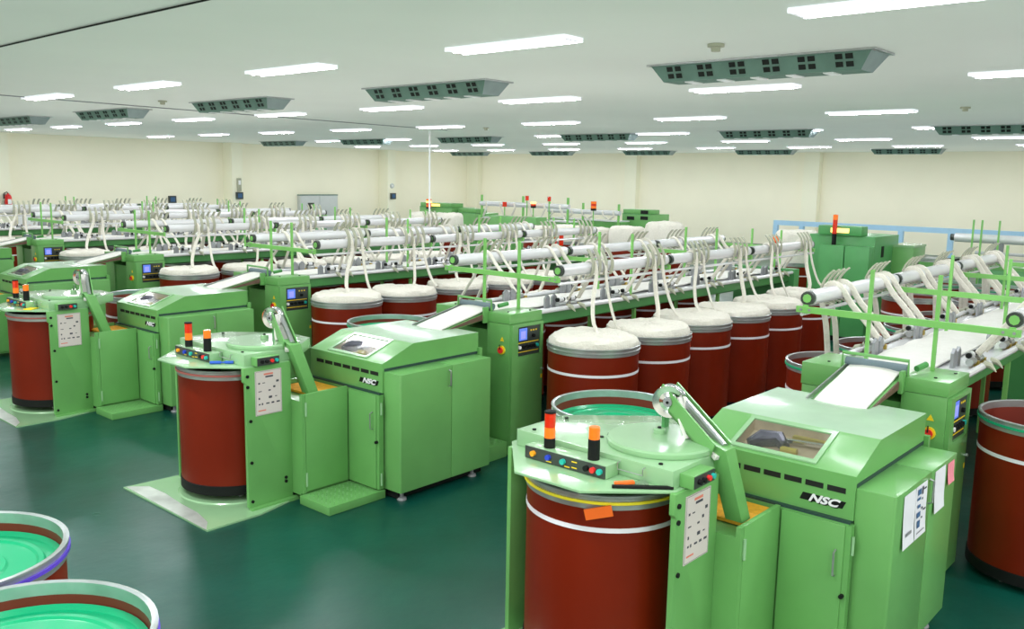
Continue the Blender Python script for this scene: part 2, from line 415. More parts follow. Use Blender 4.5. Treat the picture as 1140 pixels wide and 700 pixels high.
    def obox(m, p, q, w0, w1, h0, h1):
        vs = [b + sd * s + nn * h for b in (p, q) for (s, h) in ((w0, h0), (w1, h0), (w1, h1), (w0, h1))]
        m.add(vs, [(3, 2, 1, 0), (4, 5, 6, 7), (0, 1, 5, 4), (1, 2, 6, 5), (2, 3, 7, 6), (3, 0, 4, 7)])
    obox(w, a0, a1, -.06, -.05, -.05, .06); obox(w, a0, a1, .05, .06, -.05, .06); obox(w, a0, a1, -.06, .06, -.05, -.035)
    w.build('upper_channel', t)
    m = mb('wool2'); obox(m, a0 - dv * .03, a1, -.045, .045, -.03, -.005); m.build('fleece_strip', arm)
    m = mb('steel'); m.tube([a0 + nn * .035 + sd * .02, a1 + nn * .035 + sd * .02 - dv * .12], .022, 10); m.build('channel_roller', arm)
    # pulley wheel
    ax = Vector((-.955, -.295, 0)).normalized()
    c = Vector((-.46, .945, 1.562)); R = .094
    pl = MB().mat('chrome')
    prof = [(0, .040), (.028, .040), (.03, .034), (.055, .026), (.082, .034), (R, .036), (R - .006, .026), (R - .006, -.026), (R, -.036), (.08, -.034), (0, -.030)]
    e1 = ax.cross(Vector((0, 0, 1))).normalized(); e2 = ax.cross(e1)
    seg = 32; vs = []; fs = []
    for r, h in prof:
        for k in range(seg): vs.append(c + ax * h + (e1 * math.cos(2 * PI * k / seg) + e2 * math.sin(2 * PI * k / seg)) * r)
    for i in range(len(prof) - 1):
        for k in range(seg): k2 = (k + 1) % seg; fs.append((i * seg + k, i * seg + k2, (i + 1) * seg + k2, (i + 1) * seg + k))
    pl.add(vs, fs); po = pl.build('pulley', t)
    mb('grey').cyl(c + ax * .038, c + ax * .052, .026, 14).build('pulley_hub', po)
    mb('black').cyl(c + ax * .052, c + ax * .056, .009, 8).build('pulley_bolt', po)
    # bracket under the arm
    mb('green_dk').box(-.43, -.38, .99, 1.01, 1.34, 1.54).build('arm_bracket', t)
    return t

def make_chart():
    # printed chart sheet hung on the side panel: local origin at its centre, face towards -y
    o = mb('paper').box(-.128, .128, -.003, .003, -.19, .19)
    o.mat('inkred'); o.box(-.045, .045, -.0036, -.003, .15, .165); o.box(-.105, -.03, -.0036, -.003, -.155, -.145)
    o.mat('ink')
    rnd = random.Random(3)
    o.box(-.03, .045, -.0036, -.003, .128, .142)
    for z in (.085, .04, .015, -.02, -.045, -.095):
        x = -.10
        while x < .09:
            w = rnd.uniform(.012, .035); h = rnd.uniform(.006, .02)
            if rnd.random() < .62: o.box(x, min(x + w, .11), -.0036, -.003, z - h / 2, z + h / 2)
            x += w + rnd.uniform(.01, .03)
    for z in (.185, -.185): o.box(-.122, .122, -.0034, -.003, z - .001, z + .001)
    for x in (-.122, .122): o.box(x - .001, x + .001, -.0034, -.003, -.185, .185)
    return o.build('chart_sheet')

# ---- gill box -------------------------------------------------------
def make_gill():
    t = thing('gill_box', '', 'gill box', (0, 0, 0), group='green gill box machines')
    bc = mb('green').box(-.04, 1.20, .01, 1.02, .08, .94); bc.box(.04, 1.20, .01, 1.02, .94, 1.15); bc.build('base_cabinet', t)
    # hood with a window opening in the front slope, notch at the back
    m = mb('green')
    yR, yL = 0.0, 1.033
    zf, zt, xb, xk, zl = 1.211, 1.35, .364, 1.208, .952
    sl = (zt - zf) / xb
    def sp(x, y): return (x, y, zf + sl * x)
    wx0, wx1, wy0, wy1 = .055, .315, .275, .775
    V = [sp(0, yR), sp(0, yL), sp(xb, yL), sp(xb, yR), sp(wx0, wy0), sp(wx0, wy1), sp(wx1, wy1), sp(wx1, wy0)]
    m.add(V, [(0, 1, 5, 4), (1, 2, 6, 5), (2, 3, 7, 6), (3, 0, 4, 7)])
    n0, n1, nx = .315, .715, 1.03
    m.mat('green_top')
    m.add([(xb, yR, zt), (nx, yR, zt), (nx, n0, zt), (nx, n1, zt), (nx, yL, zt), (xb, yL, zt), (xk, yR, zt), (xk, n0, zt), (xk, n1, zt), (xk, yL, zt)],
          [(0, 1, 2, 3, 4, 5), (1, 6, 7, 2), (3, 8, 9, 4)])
    m.mat('green')
    m.add([(nx, n0, zt), (nx, n1, zt), (nx, n1, 1.16), (nx, n0, 1.16), (xk, n0, zt), (xk, n0, 1.16), (xk, n1, zt), (xk, n1, 1.16)], [(0, 1, 2, 3), (0, 3, 5, 4), (1, 6, 7, 2)])
    for y in (yR, yL):
        m.add([(0, y, zl), (0, y, zf), (xb, y, zt), (xk, y, zt), (xk, y, 1.165), (.035, y, 1.165), (.035, y, zl)], [(0, 1, 2, 3, 4, 5, 6)])
    m.add([(0, yR, zl), (0, yL, zl), (0, yL, zf), (0, yR, zf), (.035, yR, zl), (.035, yL, zl)], [(0, 1, 2, 3), (0, 4, 5, 1)])
    m.add([(xk, yR, zt), (xk, n0, zt), (xk, n0, 1.165), (xk, yR, 1.165), (xk, n1, zt), (xk, yL, zt), (xk, yL, 1.165), (xk, n1, 1.165)], [(0, 1, 2, 3), (4, 5, 6, 7)])
    hood = m.build('hood', t, bevel=0)
    # window: frame, interior and pane
    fr = mb('green2')
    for (a, b, c, d) in ((wx0 - .03, wx0, wy0 - .03, wy1 + .03), (wx1, wx1 + .03, wy0 - .03, wy1 + .03), (wx0, wx1, wy0 - .03, wy0), (wx0, wx1, wy1, wy1 + .03)):
        v = []
        for dz in (.001, .010):
            for (x, y) in ((a, c), (b, c), (b, d), (a, d)): q = sp(x, y); v.append((q[0], q[1], q[2] + dz))
        fr.add(v, [(3, 2, 1, 0), (4, 5, 6, 7), (0, 1, 5, 4), (1, 2, 6, 5), (2, 3, 7, 6), (3, 0, 4, 7)])
    wf = fr.build('window_frame', hood)
    it = mb('inner'); c4 = [sp(wx0, wy0), sp(wx1, wy0), sp(wx1, wy1), sp(wx0, wy1)]
    v = c4 + [(q[0], q[1], q[2] - .07) for q in c4]
    it.add(v, [(4, 5, 6, 7), (0, 1, 5, 4), (1, 2, 6, 5), (2, 3, 7, 6), (3, 0, 4, 7)])
    it.build('window_interior', hood)
    k = mb('inner_dk')
    zz = lambda x: zf + sl * x
    k.tube([(.13, .72, zz(.13) - .035), (.19, .66, zz(.19) - .025), (.22, .56, zz(.22) - .03), (.17, .50, zz(.17) - .035)], [.03, .055, .05, .03], 10)
    k.box(.06, .12, .62, .76, zz(.06) - .06, zz(.06) - .01)
    k.build('drafting_head', hood)
    k = mb('chrome'); k.cyl((.25, .29, zz(.25) - .035), (.22, .62, zz(.22) - .035), .016, 10); k.build('drafting_roller', hood)
    k = mb('inner_y'); k.cyl((.16, .42, zz(.16) - .045), (.16, .52, zz(.16) - .045), .02, 10); k.box(.27, .31, .28, .5, zz(.28) - .06, zz(.28) - .03); k.build('yellow_guide', hood)
    mb('glass').add([(q[0], q[1], q[2] + .002) for q in c4], [(0, 1, 2, 3)]).build('window_pane', hood)
    # vent slots, logo, seal strip, bracket
    for i in range(7):
        y = .106 + .1295 * i
        mb('slot').box(-.003, .003, y - .053, y + .053, 1.099, 1.131).build('vent_slot', hood)
    me = text_mesh('NSC', .062, shear=.35, ext=.003, offset=.0022); me.materials.append(M['white_band'])
    for dx, k, nm in ((-.006, 'white_band', 'logo_letters'), (-.002, 'black', 'logo_shadow')):
        m2 = me.copy() if k == 'black' else me
        if k == 'black': m2.materials.clear(); m2.materials.append(M['black'])
        o = bpy.data.objects.new(nm, m2); COL.objects.link(o); o.parent = hood
        sc = 1.42
        dy, dz = (0, 0) if k != 'black' else (-.006, -.006)
        o.matrix_local = Matrix.Translation((dx, .178 + dy, 1.030 + dz)) @ Matrix(((0, 0, -1, 0), (-1, 0, 0, 0), (0, 1, 0, 0), (0, 0, 0, 1))) @ Matrix.Diagonal((sc, 1, 1, 1))
    lb = mb('black'); lb.add([(-.001, .300, 1.052), (-.001, .045, 1.052), (-.001, .065, 1.008), (-.001, .318, 1.008)], [(0, 1, 2, 3)]); lb.build('logo_plate', hood)
    mb('strip').box(.02, 1.206, -.003, 1.02, 1.143, 1.166).build('seal_strip', t)
    mb('strip').box(-.035, .03, .004, 1.02, .94, .953).build('seal_strip', t)
    mb('green').box(1.195, 1.235, -.03, .01, 1.10, 1.20).build('hood_bracket', t)
    # front door below the hood
    d = mb('green').box(-.062, -.04, .02, .395, .09, .936).build('front_door', t, bevel=.003)
    mb('steel').tube([(-.064, .062, .785), (-.092, .062, .775), (-.092, .06, .64), (-.064, .06, .63)], .006, 6).build('door_handle', d)
    mb('black').cyl((-.03, .012, .52), (-.075, .012, .52), .013, 10).build('door_lock', d)
    mb('green').box(-.05, .0, -.012, .02, .09, .936).build('hinge_post', t)
    for z in (.18, .82): mb('green2').cyl((-.03, -.02, z - .055), (-.03, -.02, z + .055), .009, 8).build('hinge', t)
    # side cabinet with two doors, rounded front corner
    def cab(x0, x1, rounded, nm):
        r = .018
        if rounded:
            poly = [(x0, .0), (x0, -.22 + r)] + [(x0 + r - r * math.cos(a), -.22 + r - r * math.sin(a)) for a in (.4, .8, 1.2)] + [(x0 + r, -.22), (x1, -.22), (x1, .0)]
        else: poly = [(x0, 0.0), (x0, -.22), (x1, -.22), (x1, 0.0)]
        m = mb('green').prism(poly, 'z', .085, 1.143)
        return m.build(nm, t, bevel=.004)
    c1 = cab(.0155, .632, True, 'cabinet_door'); c2 = cab(.638, 1.153, False, 'cabinet_door')
    mb('steel').tube([(.598, -.222, 1.105), (.598, -.246, 1.098), (.598, -.246, .965), (.598, -.222, .955)], .007, 6).build('door_handle', c1)
    mb('black').box(.05, 1.12, -.14, .02, .012, .085).build('plinth', t)
    for x in (.09, .98): mb('grey').lathe([(0, .001), (.045, .001), (.04, .02), (.018, .025), (.018, .085), (0, .085)], (x, -.15, 0), 14).build('foot', t)
    # link cabinet between coiler and gill box
    mb('green').prism([(-.56, .43), (-.04, .43), (-.04, 1.00), (-.56, 1.00)], 'z', .06, .90).build('link_cabinet', t)
    m = mb('green'); m.box(-.56, -.525, .40, .43, .08, .961); m.build('link_post', t)
    ld = mb('green').box(-.52, -.068, .40, .43, .09, .961).build('link_door', t, bevel=.003)
    for z in (.20, .83): mb('green2').cyl((-.522, .393, z - .06), (-.522, .393, z + .06), .010, 8).build('hinge', ld)
    mb('green').box(-.56, -.07, .97, 1.00, .90, .961).build('link_back', t)
    mb('ytray').box(-.40, -.06, .46, .95, .905, .925).build('amber_tray', t)
    return t

def make_step(x0, x1, y0, y1, h, label):
    t = thing('checker_plate_step', label, 'step', ((x0 + x1) / 2, (y0 + y1) / 2, 0))
    cx, cy = (x0 + x1) / 2, (y0 + y1) / 2
    m = mb('green').box(x0, x1, y0, y1, .001, h); tr = m.build('tread', t, bevel=.006, off=(cx, cy, 0))
    st = mb('green2'); n = 0
    a = .045
    y = y0 + .03; r = 0
    while y < y1 - .02:
        x = x0 + .03 + (r % 2) * a / 2
        while x < x1 - .02:
            ang = (PI / 4 if (r + n) % 2 else -PI / 4); dx, dy = .012 * math.cos(ang), .012 * math.sin(ang); px, py = -dy * .3, dx * .3
            st.add([(x - dx, y - dy, h), (x + px, y + py, h + .003), (x + dx, y + dy, h), (x - px, y - py, h + .003)], [(0, 1, 2, 3)]); n += 1; x += a
        y += a * .62; r += 1
    o = st.build('raised_pattern', t, off=(cx, cy, 0), smooth=False)
    return t

# ---- creel -------------------------------------------------------
PY = (-.28, 1.22); PZ = 1.88; PR = .062
GX = [2.72 + 1.04 * i for i in range(6)]
def make_creel():
    t = thing('feed_creel', '', 'creel', (0, 0, 0), group='feed creels behind the gill boxes')
    pr = mb('green').box(1.67, 2.16, 0, .31, .015, 1.37).build('control_pillar', t, bevel=.004)
    pc = mb('green').box(1.66, 2.17, -.005, .315, 1.374, 1.475).build('pillar_cap', t, bevel=.004)
    mb('green').box(1.67, 2.16, .74, 1.05, .015, 1.30).build('end_pillar', t, bevel=.004)
    mb('green').box(1.66, 2.17, .735, 1.055, 1.304, 1.475).build('pillar_cap', t, bevel=.004)
    mb('green').box(1.69, 2.14, .31, .74, .015, 1.28).build('cross_block', t)
    for (x, y) in ((1.78, .12), (2.05, .06), (1.80, .9)): mb('black').cyl((x, y, 1.474), (x, y, 1.482), .012, 8).build('bolt', t)
    # door with recessed display panel
    dr = mb('green'); 
    dr.box(1.675, 1.77, -.03, -.001, .02, 1.366); dr.box(2.13, 2.165, -.03, -.001, .02, 1.366); dr.box(1.77, 2.13, -.03, -.001, 1.335, 1.366); dr.box(1.77, 2.13, -.03, -.001, .02, 1.03)
    dr = dr.build('pillar_door', t)
    pn = mb('plate').box(1.77, 2.13, -.012, -.002, 1.03, 1.335).build('display_panel', dr)
    mb('screen').box(1.80, 1.925, -.016, -.012, 1.19, 1.315).build('screen', pn)
    mb('screen2').box(1.825, 1.90, -.0175, -.016, 1.205, 1.285).build('screen_field', pn)
    mb('slot').box(1.79, 1.935, -.0145, -.012, 1.18, 1.325).build('screen_bezel', pn)
    for z in (1.165, 1.07): mb('b_yellow').box(1.79, 2.11, -.0135, -.012, z - .004, z + .004).build('marking', pn)
    for x, k, z in ((1.80, 'b_white', 1.122), (1.86, 'black', 1.122), (1.92, 'black', 1.122), (1.98, 'black', 1.122), (2.03, 'black', 1.122), (2.08, 'b_teal', 1.122), (2.02, 'black', 1.225)):
        mb(k).cyl((x, -.012, z), (x, -.034, z), .018, 12).build('knob', pn)
    for x in (1.99, 2.03, 2.07): mb('b_yellow').box(x - .01, x + .01, -.0145, -.012, 1.275, 1.29).build('marking', pn)
    mb('steel').cyl((2.15, -.03, .86), (2.15, -.052, .86), .013, 10).build('door_lock', dr)
    mb('b_yellow').box(2.135, 2.16, -.032, -.030, .76, .80).build('warning_sticker', dr)
    # rotary main switch on the front face
    sw = mb('b_yellow').prism([(.100 + .045 * math.cos(a), 1.100 + .045 * math.sin(a)) for a in [2 * PI * k / 16 for k in range(16)]], 'x', 1.648, 1.670).build('main_switch', t)
    mb('b_red').prism([(.100 + .032 * math.cos(a), 1.100 + .032 * math.sin(a)) for a in [2 * PI * k / 14 for k in range(14)]], 'x', 1.632, 1.648).build('switch_knob', sw)
    mb('slot').box(1.626, 1.632, .096, .104, 1.11, 1.16).build('switch_mark', sw)
    mb('b_yellow').prism([(.075, 1.19), (.125, 1.19), (.10, 1.235)], 'x', 1.666, 1.670).build('warning_triangle', sw)
    # ramp of the fleece
    for y, km, dz in ((.315, 'brown', -.045), (.735, 'steel', -.012)):
        rmp = mb(km); rmp.add([(1.02, y - .006, 1.33), (1.02, y + .006, 1.33), (1.70, y + .006, 1.40), (1.70, y - .006, 1.40), (1.02, y - .006, 1.375 + dz), (1.02, y + .006, 1.375 + dz), (1.72, y + .006, 1.515 + dz), (1.72, y - .006, 1.515 + dz)],
                                   [(0, 3, 2, 1), (4, 5, 6, 7), (0, 1, 5, 4), (1, 2, 6, 5), (2, 3, 7, 6), (3, 0, 4, 7)])
        rmp.build('ramp_cheek', t)
    m = mb('green'); m.add([(1.02, .32, 1.335), (1.02, .73, 1.335), (1.72, .73, 1.47), (1.72, .32, 1.47), (1.02, .32, 1.31), (1.02, .73, 1.31), (1.72, .73, 1.40), (1.72, .32, 1.40)],
                            [(0, 1, 2, 3), (7, 6, 5, 4), (0, 4, 5, 1), (1, 5, 6, 2), (2, 6, 7, 3), (3, 7, 4, 0)]); m.build('feed_ramp', t)
    mb('roller').cyl((1.74, .30, 1.515), (1.74, .745, 1.515), .036, 16).build('feed_roller', t)
    mb('green').tube([(1.70, .285, 1.47), (1.70, .285, 1.585), (1.70, .76, 1.585), (1.70, .76, 1.47)], .013, 8).build('bar_bracket', t)
    mb('beam').cyl((1.77, .25, 1.525), (1.88, .22, 1.545), .022, 10).build('side_handle', t)
    m = mb('green').box(1.60, 1.67, .29, .315, 1.36, 1.52); m.build('ramp_bracket', t)
    # table
    X1t = 8.35
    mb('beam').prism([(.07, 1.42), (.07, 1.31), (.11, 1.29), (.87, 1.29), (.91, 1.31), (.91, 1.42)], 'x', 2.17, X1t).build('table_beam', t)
    mb('pipe').box(2.17, X1t, .06, .92, 1.42, 1.432).build('table_top', t)
    for y in (.02, .96): mb('pipe').cyl((2.17, y, 1.45), (X1t, y, 1.45), .026, 10).build('edge_rail', t)
    mb('green_dk').box(X1t, X1t + .18, -.02, 1.0, .015, 1.5).build('tail_block', t)
    for x in (4.15, 6.25):
        for y in (.16, .82): mb('barg').box(x - .02, x + .02, y - .02, y + .02, .005, 1.31).build('table_leg', t)
    # posts, crossbars, pipes
    XS = [2.05, 4.15, 6.25, 8.32]
    for i, x in enumerate(XS):
        zb = 1.475 if i == 0 else 1.43
        for y in (.22, .71): mb('barg').box(x - .013, x + .013, y - .013, y + .013, zb, 2.185 if i < 3 else 2.1).build('post', t)
        cbx = mb('barg').box(x - .045, x - .013, PY[0] - .06, PY[1] + .06, 1.80, 1.85).build('crossbar', t)
        for y in (PY[0] - .02, PY[0] + .05, PY[1] + .02, PY[1] - .05): mb('grey').cyl((x - .046, y, 1.825), (x - .052, y, 1.825), .011, 8).build('bolt', cbx)
        for y in PY: mb('barg').box(x - .012, x + .012, y - .02, y + .02, 1.79, 1.86).build('pipe_clamp', t)
    for sy, y in ((-1, PY[0]), (1, PY[1])):
        for i in range(3):
            a, b = XS[i] + .03, XS[i + 1] - .03
            pp = mb('pipe').cyl((a + .03, y, PZ + .03), (b - .03, y, PZ + .03), PR, 18).build('guide_pipe', t)
            for q0, q1 in ((a - .012, a + .03), (b - .03, b + .012)): e = mb('plate').cyl((q0, y, PZ + .03), (q1, y, PZ + .03), PR * .9, 14); e.mat('barg').cyl((q0 - .006, y, PZ + .03), (q1 + .006, y, PZ + .03), PR * .58, 8); e.build('pipe_end', pp)
        mb('pipe').cyl((XS[0], y + sy * .03, PZ - .10), (XS[3], y + sy * .03, PZ - .10), .016, 8).build('guide_rod', t)
        for gi, gx in enumerate(GX):
            for q in range(4):
                x = gx - .17 + q * .113
                pts = [(o * sy + y, PZ + .03 + z) for o, z in ((.0, -.09), (.065, -.075), (.088, -.01), (.084, .06), (.062, .115), (.03, .160), (-.005, .195))]
                mb('finger').ribbon([(x + .025 * i / 6, p[0], p[1]) for i, p in enumerate(pts)], (1, 0, 0), .042, .012).build('guide_finger', t)
            ye = .10 if sy < 0 else .88
            xx = gx - .10
            for q in (0, 1):
                xq = xx + q * .20
                nr = mb('steel').cyl((xq - .06, ye, 1.478), (xq + .06, ye, 1.478), .030, 12).build('nip_roller', t)
                pq = mb('pipe'); pq.cyl((xq - .035, ye + .01, 1.53), (xq + .035, ye + .01, 1.53), .027, 12); pq.mat('black'); pq.cyl((xq - .062, ye + .01, 1.53), (xq - .035, ye + .01, 1.53), .022, 10); pq.cyl((xq + .035, ye + .01, 1.53), (xq + .062, ye + .01, 1.53), .022, 10)
                pq.build('pressure_roller', nr)
                mb('brass').box(xq + .07, xq + .11, ye - .035, ye + .03, 1.432, 1.475).build('yellow_block', nr)
                yo = .02 if sy < 0 else .96
                mb('finger').tube([(xq + .02, yo, 1.47), (xq + .03, yo + sy * .05, 1.46), (xq + .035, yo + sy * .095, 1.415)], [.030, .024, .004], 8).build('rail_guide', t)
            yp = .20 if sy < 0 else .80
            for q in (0, 1): mb('grey').prism([(gx - .26 + q * .12, 1.432), (gx - .18 + q * .12, 1.432), (gx - .18 + q * .12, 1.55), (gx - .22 + q * .12, 1.585), (gx - .26 + q * .12, 1.55)], 'y', yp - .012, yp + .012).build('guide_plate', t)
    return t

def make_web():
    t = thing('fleece_web', '', 'fleece web', (0, 0, 0), group='white fleece webs on the creel tables')
    n = 40; pts = []
    for i in range(n + 1):
        x = 8.25 - (8.25 - 1.80) * i / n; pts.append((x, .52, 1.462 + .005 * math.sin(i * 1.7)))
    pts += [(1.76, .525, 1.50), (1.70, .525, 1.495), (1.45, .52, 1.440), (1.20, .515, 1.392), (1.06, .51, 1.362), (1.00, .51, 1.335)]
    m = mb('wool2'); v = []; f = []
    rnd = random.Random(5)
    for i, p in enumerate(pts):
        hw = (.245 if i <= n else .185) + rnd.uniform(-.008, .008)
        if i == n: hw = .21
        v += [(p[0], p[1] - hw, p[2]), (p[0], p[1] - hw * .5, p[2] + .012), (p[0], p[1], p[2] + .015), (p[0], p[1] + hw * .5, p[2] + .012), (p[0], p[1] + hw, p[2]), (p[0], p[1] + hw, p[2] - .012), (p[0], p[1] - hw, p[2] - .012)]
    for i in range(len(pts) - 1):
        for k in range(7): k2 = (k + 1) % 7; f.append((i * 7 + k, i * 7 + k2, i * 7 + 7 + k2, i * 7 + 7 + k))
    m.add(v, f + [tuple(range(7)), tuple((len(pts) - 1) * 7 + k for k in range(7))[::-1]])
    m.build('web', t)
    return t

# ---- cans -------------------------------------------------------
R = .465
def make_can(rim='white_band', band='rim', stripe=True, plate=None, casters=False, body_z=.10, h=1.2, inside='redin', pz=None):
    t = thing('sliver_can', '', 'sliver can', (0, 0, 0))
    hb = h - .07
    # double-walled body
    m = MB(); m.lathe([(R - .012, .12), (R - .004, .13), (R - .004, hb + .022), (R - .012, hb + .022), (R - .012, .14), (0, .14)], seg=56, mats=['red', 'red', 'red', inside, inside]); m.build('body', t)
    ro = MB(); ro.lathe([(R - .006, hb - .005), (R + .004, hb - .005), (R + .004, hb + .02), (R + .011, hb + .026), (R + .011, hb + .036), (R + .004, hb + .042), (R + .004, h - .012), (R + .012, h - .006), (R + .012, h + .004), (R, h + .008), (R - .012, h + .002), (R - .012, hb + .022), (R - .006, hb + .018)], seg=56, mats=['rim'] * 13, closed=True); ro.build('rim', t)
    bz = hb + .031
    if band != 'rim': MB().mat(band).lathe([(R + .006, bz - .004), (R + .0165, bz - .004), (R + .0165, bz + .012), (R + .006, bz + .012)], seg=56, closed=True).build('rim_band', t)
    if stripe: MB().mat('white_band').lathe([(R - .005, .925), (R - .0005, .925), (R - .0005, .951), (R - .005, .951)], seg=56, closed=True).build('white_stripe', t)
    MB().mat('black').lathe([(R - .03, .05), (R + .004, .05), (R + .004, .13), (R - .006, .135), (R - .03, .135)], seg=56, closed=True).build('base_ring', t)
    for k in range(4):
        a = PI / 4 + k * PI / 2 + .35
        c = Vector((.36 * math.cos(a), .36 * math.sin(a), .032))
        w = mb('grey').cyl(c + Vector((-.014, 0, 0)), c + Vector((.014, 0, 0)), .030, 14); w.box(c.x - .02, c.x + .02, c.y - .02, c.y + .02, .045, .115); w.build('caster', t)
    if plate is not None:
        pr = R - .016
        MB().mat(plate).lathe([(0, pz), (.10, pz), (.19, pz + .003), (.20, pz + .014), (.22, pz + .014), (.23, pz + .003), (.34, pz + .003), (.35, pz + .012), (.37, pz + .012), (.38, pz - .002), (pr - .02, pz - .004), (pr, pz + .014), (pr, pz - .03), (0, pz - .03)], seg=56).build('spring_plate', t)
    return t

def heap_mesh(seed, hgt=.17, rad=.445, z0=1.12):
    rnd = random.Random(seed); m = mb('wool'); seg = 44; v = []; f = []
    ph = [rnd.uniform(0, 6.28) for _ in range(6)]
    prof = [(.30, 0), (1.0, .0), (1.015, .25), (1.03, .5), (1.015, .74), (.965, .90), (.86, .97), (.66, 1.0), (.44, .96), (.22, .99), (.08, .97)]
    for i, (r, h) in enumerate(prof):
        for k in range(seg):
            a = 2 * PI * k / seg
            rr = rad * r * (1 + .012 * math.sin(7 * a + ph[i % 6] + i) + .01 * rnd.uniform(-1, 1))
            zz = z0 + hgt * h * (1 + min(.06, .008 / hgt) * math.sin(2 * a + ph[0]) + min(.05, .007 / hgt) * math.sin(5 * a + ph[1] + i)) + (.008 * rnd.uniform(-1, 1) if i > 1 else 0)
            v.append((rr * math.cos(a), rr * math.sin(a), zz))
    for i in range(len(prof) - 1):
        for k in range(seg): k2 = (k + 1) % seg; f.append((i * seg + k, i * seg + k2, (i + 1) * seg + k2, (i + 1) * seg + k))
    f += [tuple(range(seg))[::-1], tuple((len(prof) - 1) * seg + k for k in range(seg))]
    m.add(v, f)
    return m

# ================================================================ ASSEMBLY
NM = 6
OFF = [(.0826 * k, 4.14 * k) for k in range(8)]
MACH = ['nearest machine', 'second machine from the front', 'third machine from the front', 'fourth machine from the front', 'fifth machine from the front', 'sixth machine from the front']

coiler = make_coiler(); gill = make_gill(); creel = make_creel(); web = make_web()
LB = lambda s, k: s + ' of the ' + MACH[k]
for k in range(NM):
    dx, dy = OFF[k]
    for src, s, lim in ((coiler, 'green can coiler head with turntable and signal lamps', 3), (gill, 'green gill box cabinet with sloped hood and window', 5), (creel, 'long feed creel with green posts and white pipes', 6), (web, 'white fleece web lying on the creel table', 6)):
        if k >= lim: continue
        if k == 0: src['label'] = LB(s, 0)
        else: again(src, (dx, dy, 0), LB(s, k))
# chart sheets
c0 = make_chart()
tag(c0, 'printed chart sheet on the coiler side panel of the nearest machine', 'chart'); c0.location = (-.787, .5462, 1.005)
for k in (1, 2):
    c = c0.copy(); COL.objects.link(c); c.location = (-.787 + OFF[k][0], .5462 + OFF[k][1], 1.005); c['label'] = LB('printed chart sheet on the coiler side panel', k)
# steps
for k in (0, 1, 2):
    if k == 0: st = make_step(-.60, .015, -.02, .395, .077, LB('checker plate step below the link cabinet', 0)); st2 = make_step(1.17, 1.66, .0, .95, .16, LB('checker plate step before the control pillar', 0))
    else:
        for s, l in ((st, 'checker plate step below the link cabinet'), (st2, 'checker plate step before the control pillar')):
            again(s, (s.location.x + OFF[k][0], s.location.y + OFF[k][1], 0), LB(l, k))

# slivers from pulley to turntable
slp = mb('wool2').ribbon([(-.465, .865, 1.60), (-.468, .852, 1.555), (-.49, .845, 1.49), (-.52, .80, 1.435), (-.535, .765, 1.388)], (.9, -.3, 0), .05, .014).build('sliver')
tag(slp, 'white sliver running from pulley to turntable on the nearest coiler', 'sliver')
for k in (1, 2):
    c = slp.copy(); COL.objects.link(c); c.location = (OFF[k][0], OFF[k][1], 0); c['label'] = 'white sliver running from pulley to turntable on the %s coiler' % ORD[k]

# cans in the coilers
CC = (-.735, 1.185)
ca = make_can(band='yellow_band', h=1.13); ca.location = (CC[0], CC[1], .027); ca['label'] = 'red can with yellow rim band inside the nearest coiler'
cbn = make_can(band='pink_band', stripe=False, h=1.14); cbn.location = (CC[0] + OFF[1][0], CC[1] + OFF[1][1], .027); cbn['label'] = 'plain red can with rose rim band inside the second coiler'
cc = again(cbn, (CC[0] + OFF[2][0], CC[1] + OFF[2][1], .027), 'plain red can inside the third coiler at the left edge')
# empty cans with emerald plate
e1 = make_can(band='purple_band', stripe=False, plate='lid', pz=1.10); e1.location = (-3.755, 2.495, 0); e1['label'] = 'empty can with violet rim, the rear one at the lower left corner'
e2 = again(e1, (-3.84, 1.515, 0), 'empty can with violet rim, the front one at the lower left corner')
s0 = make_can(band='rim', stripe=True, plate='lid', pz=1.08); s0.location = (.40, 1.90, 0); s0['label'] = 'empty can with emerald plate standing behind the nearest coiler'
s1 = make_can(band='green_band', stripe=True, plate='lid', pz=1.10); s1.location = (1.72, 5.93, 0); s1['label'] = 'empty can with emerald plate behind the second gill box hood'
again(s0, (.78, 9.88, 0), 'empty can standing behind the third gill box at the left')
# empty red cans at the nearest creel
g0 = make_can(band='green_band', stripe=True, inside='redin'); g0.location = (2.40, -.52, 0); g0['label'] = 'empty red can with emerald band at the right edge of the photo'
for x, y, l in ((4.55, -.55, 'empty red can second along the right side of the nearest creel'), (5.6, -.55, 'empty red can third along the right side of the nearest creel'),
                (3.23, 1.36, 'empty red can with emerald band beside the nearest creel end pillar'), (4.42, 1.36, 'empty red can with emerald band farther along the nearest creel')):
    again(g0, (x, y, 0), l)
# full cans in rows beside the creels
full = make_can(); full.location = (0, 0, 0); used = False
HEAP = [heap_mesh(s) for s in (1, 2, 3, 4)]; HO = {}
def place_full(x, y, lab, labh, rz=0, hs=1.0, hv=None):
    global used
    if not used: o = full; o.location = (x, y, 0); o['label'] = lab; o.rotation_euler = (0, 0, rz); used = True; o['group'] = 'full sliver cans beside the creels'
    else: o = again(full, (x, y, 0), lab, rz, 'full sliver cans beside the creels')
    v = random.randrange(4) if hv is None else hv
    if v not in HO: h = HEAP[v].build('sliver_heap'); HO[v] = h
    else: h = HO[v].copy(); COL.objects.link(h)
    tag(h, labh, 'sliver heap', 'coiled sliver heaps in the full cans'); h.location = (x, y, 1.12 * (1 - hs)); h.rotation_euler = (0, 0, rz); h.scale = (1, 1, hs)
SIDE = {-1: 'right', 1: 'left'}
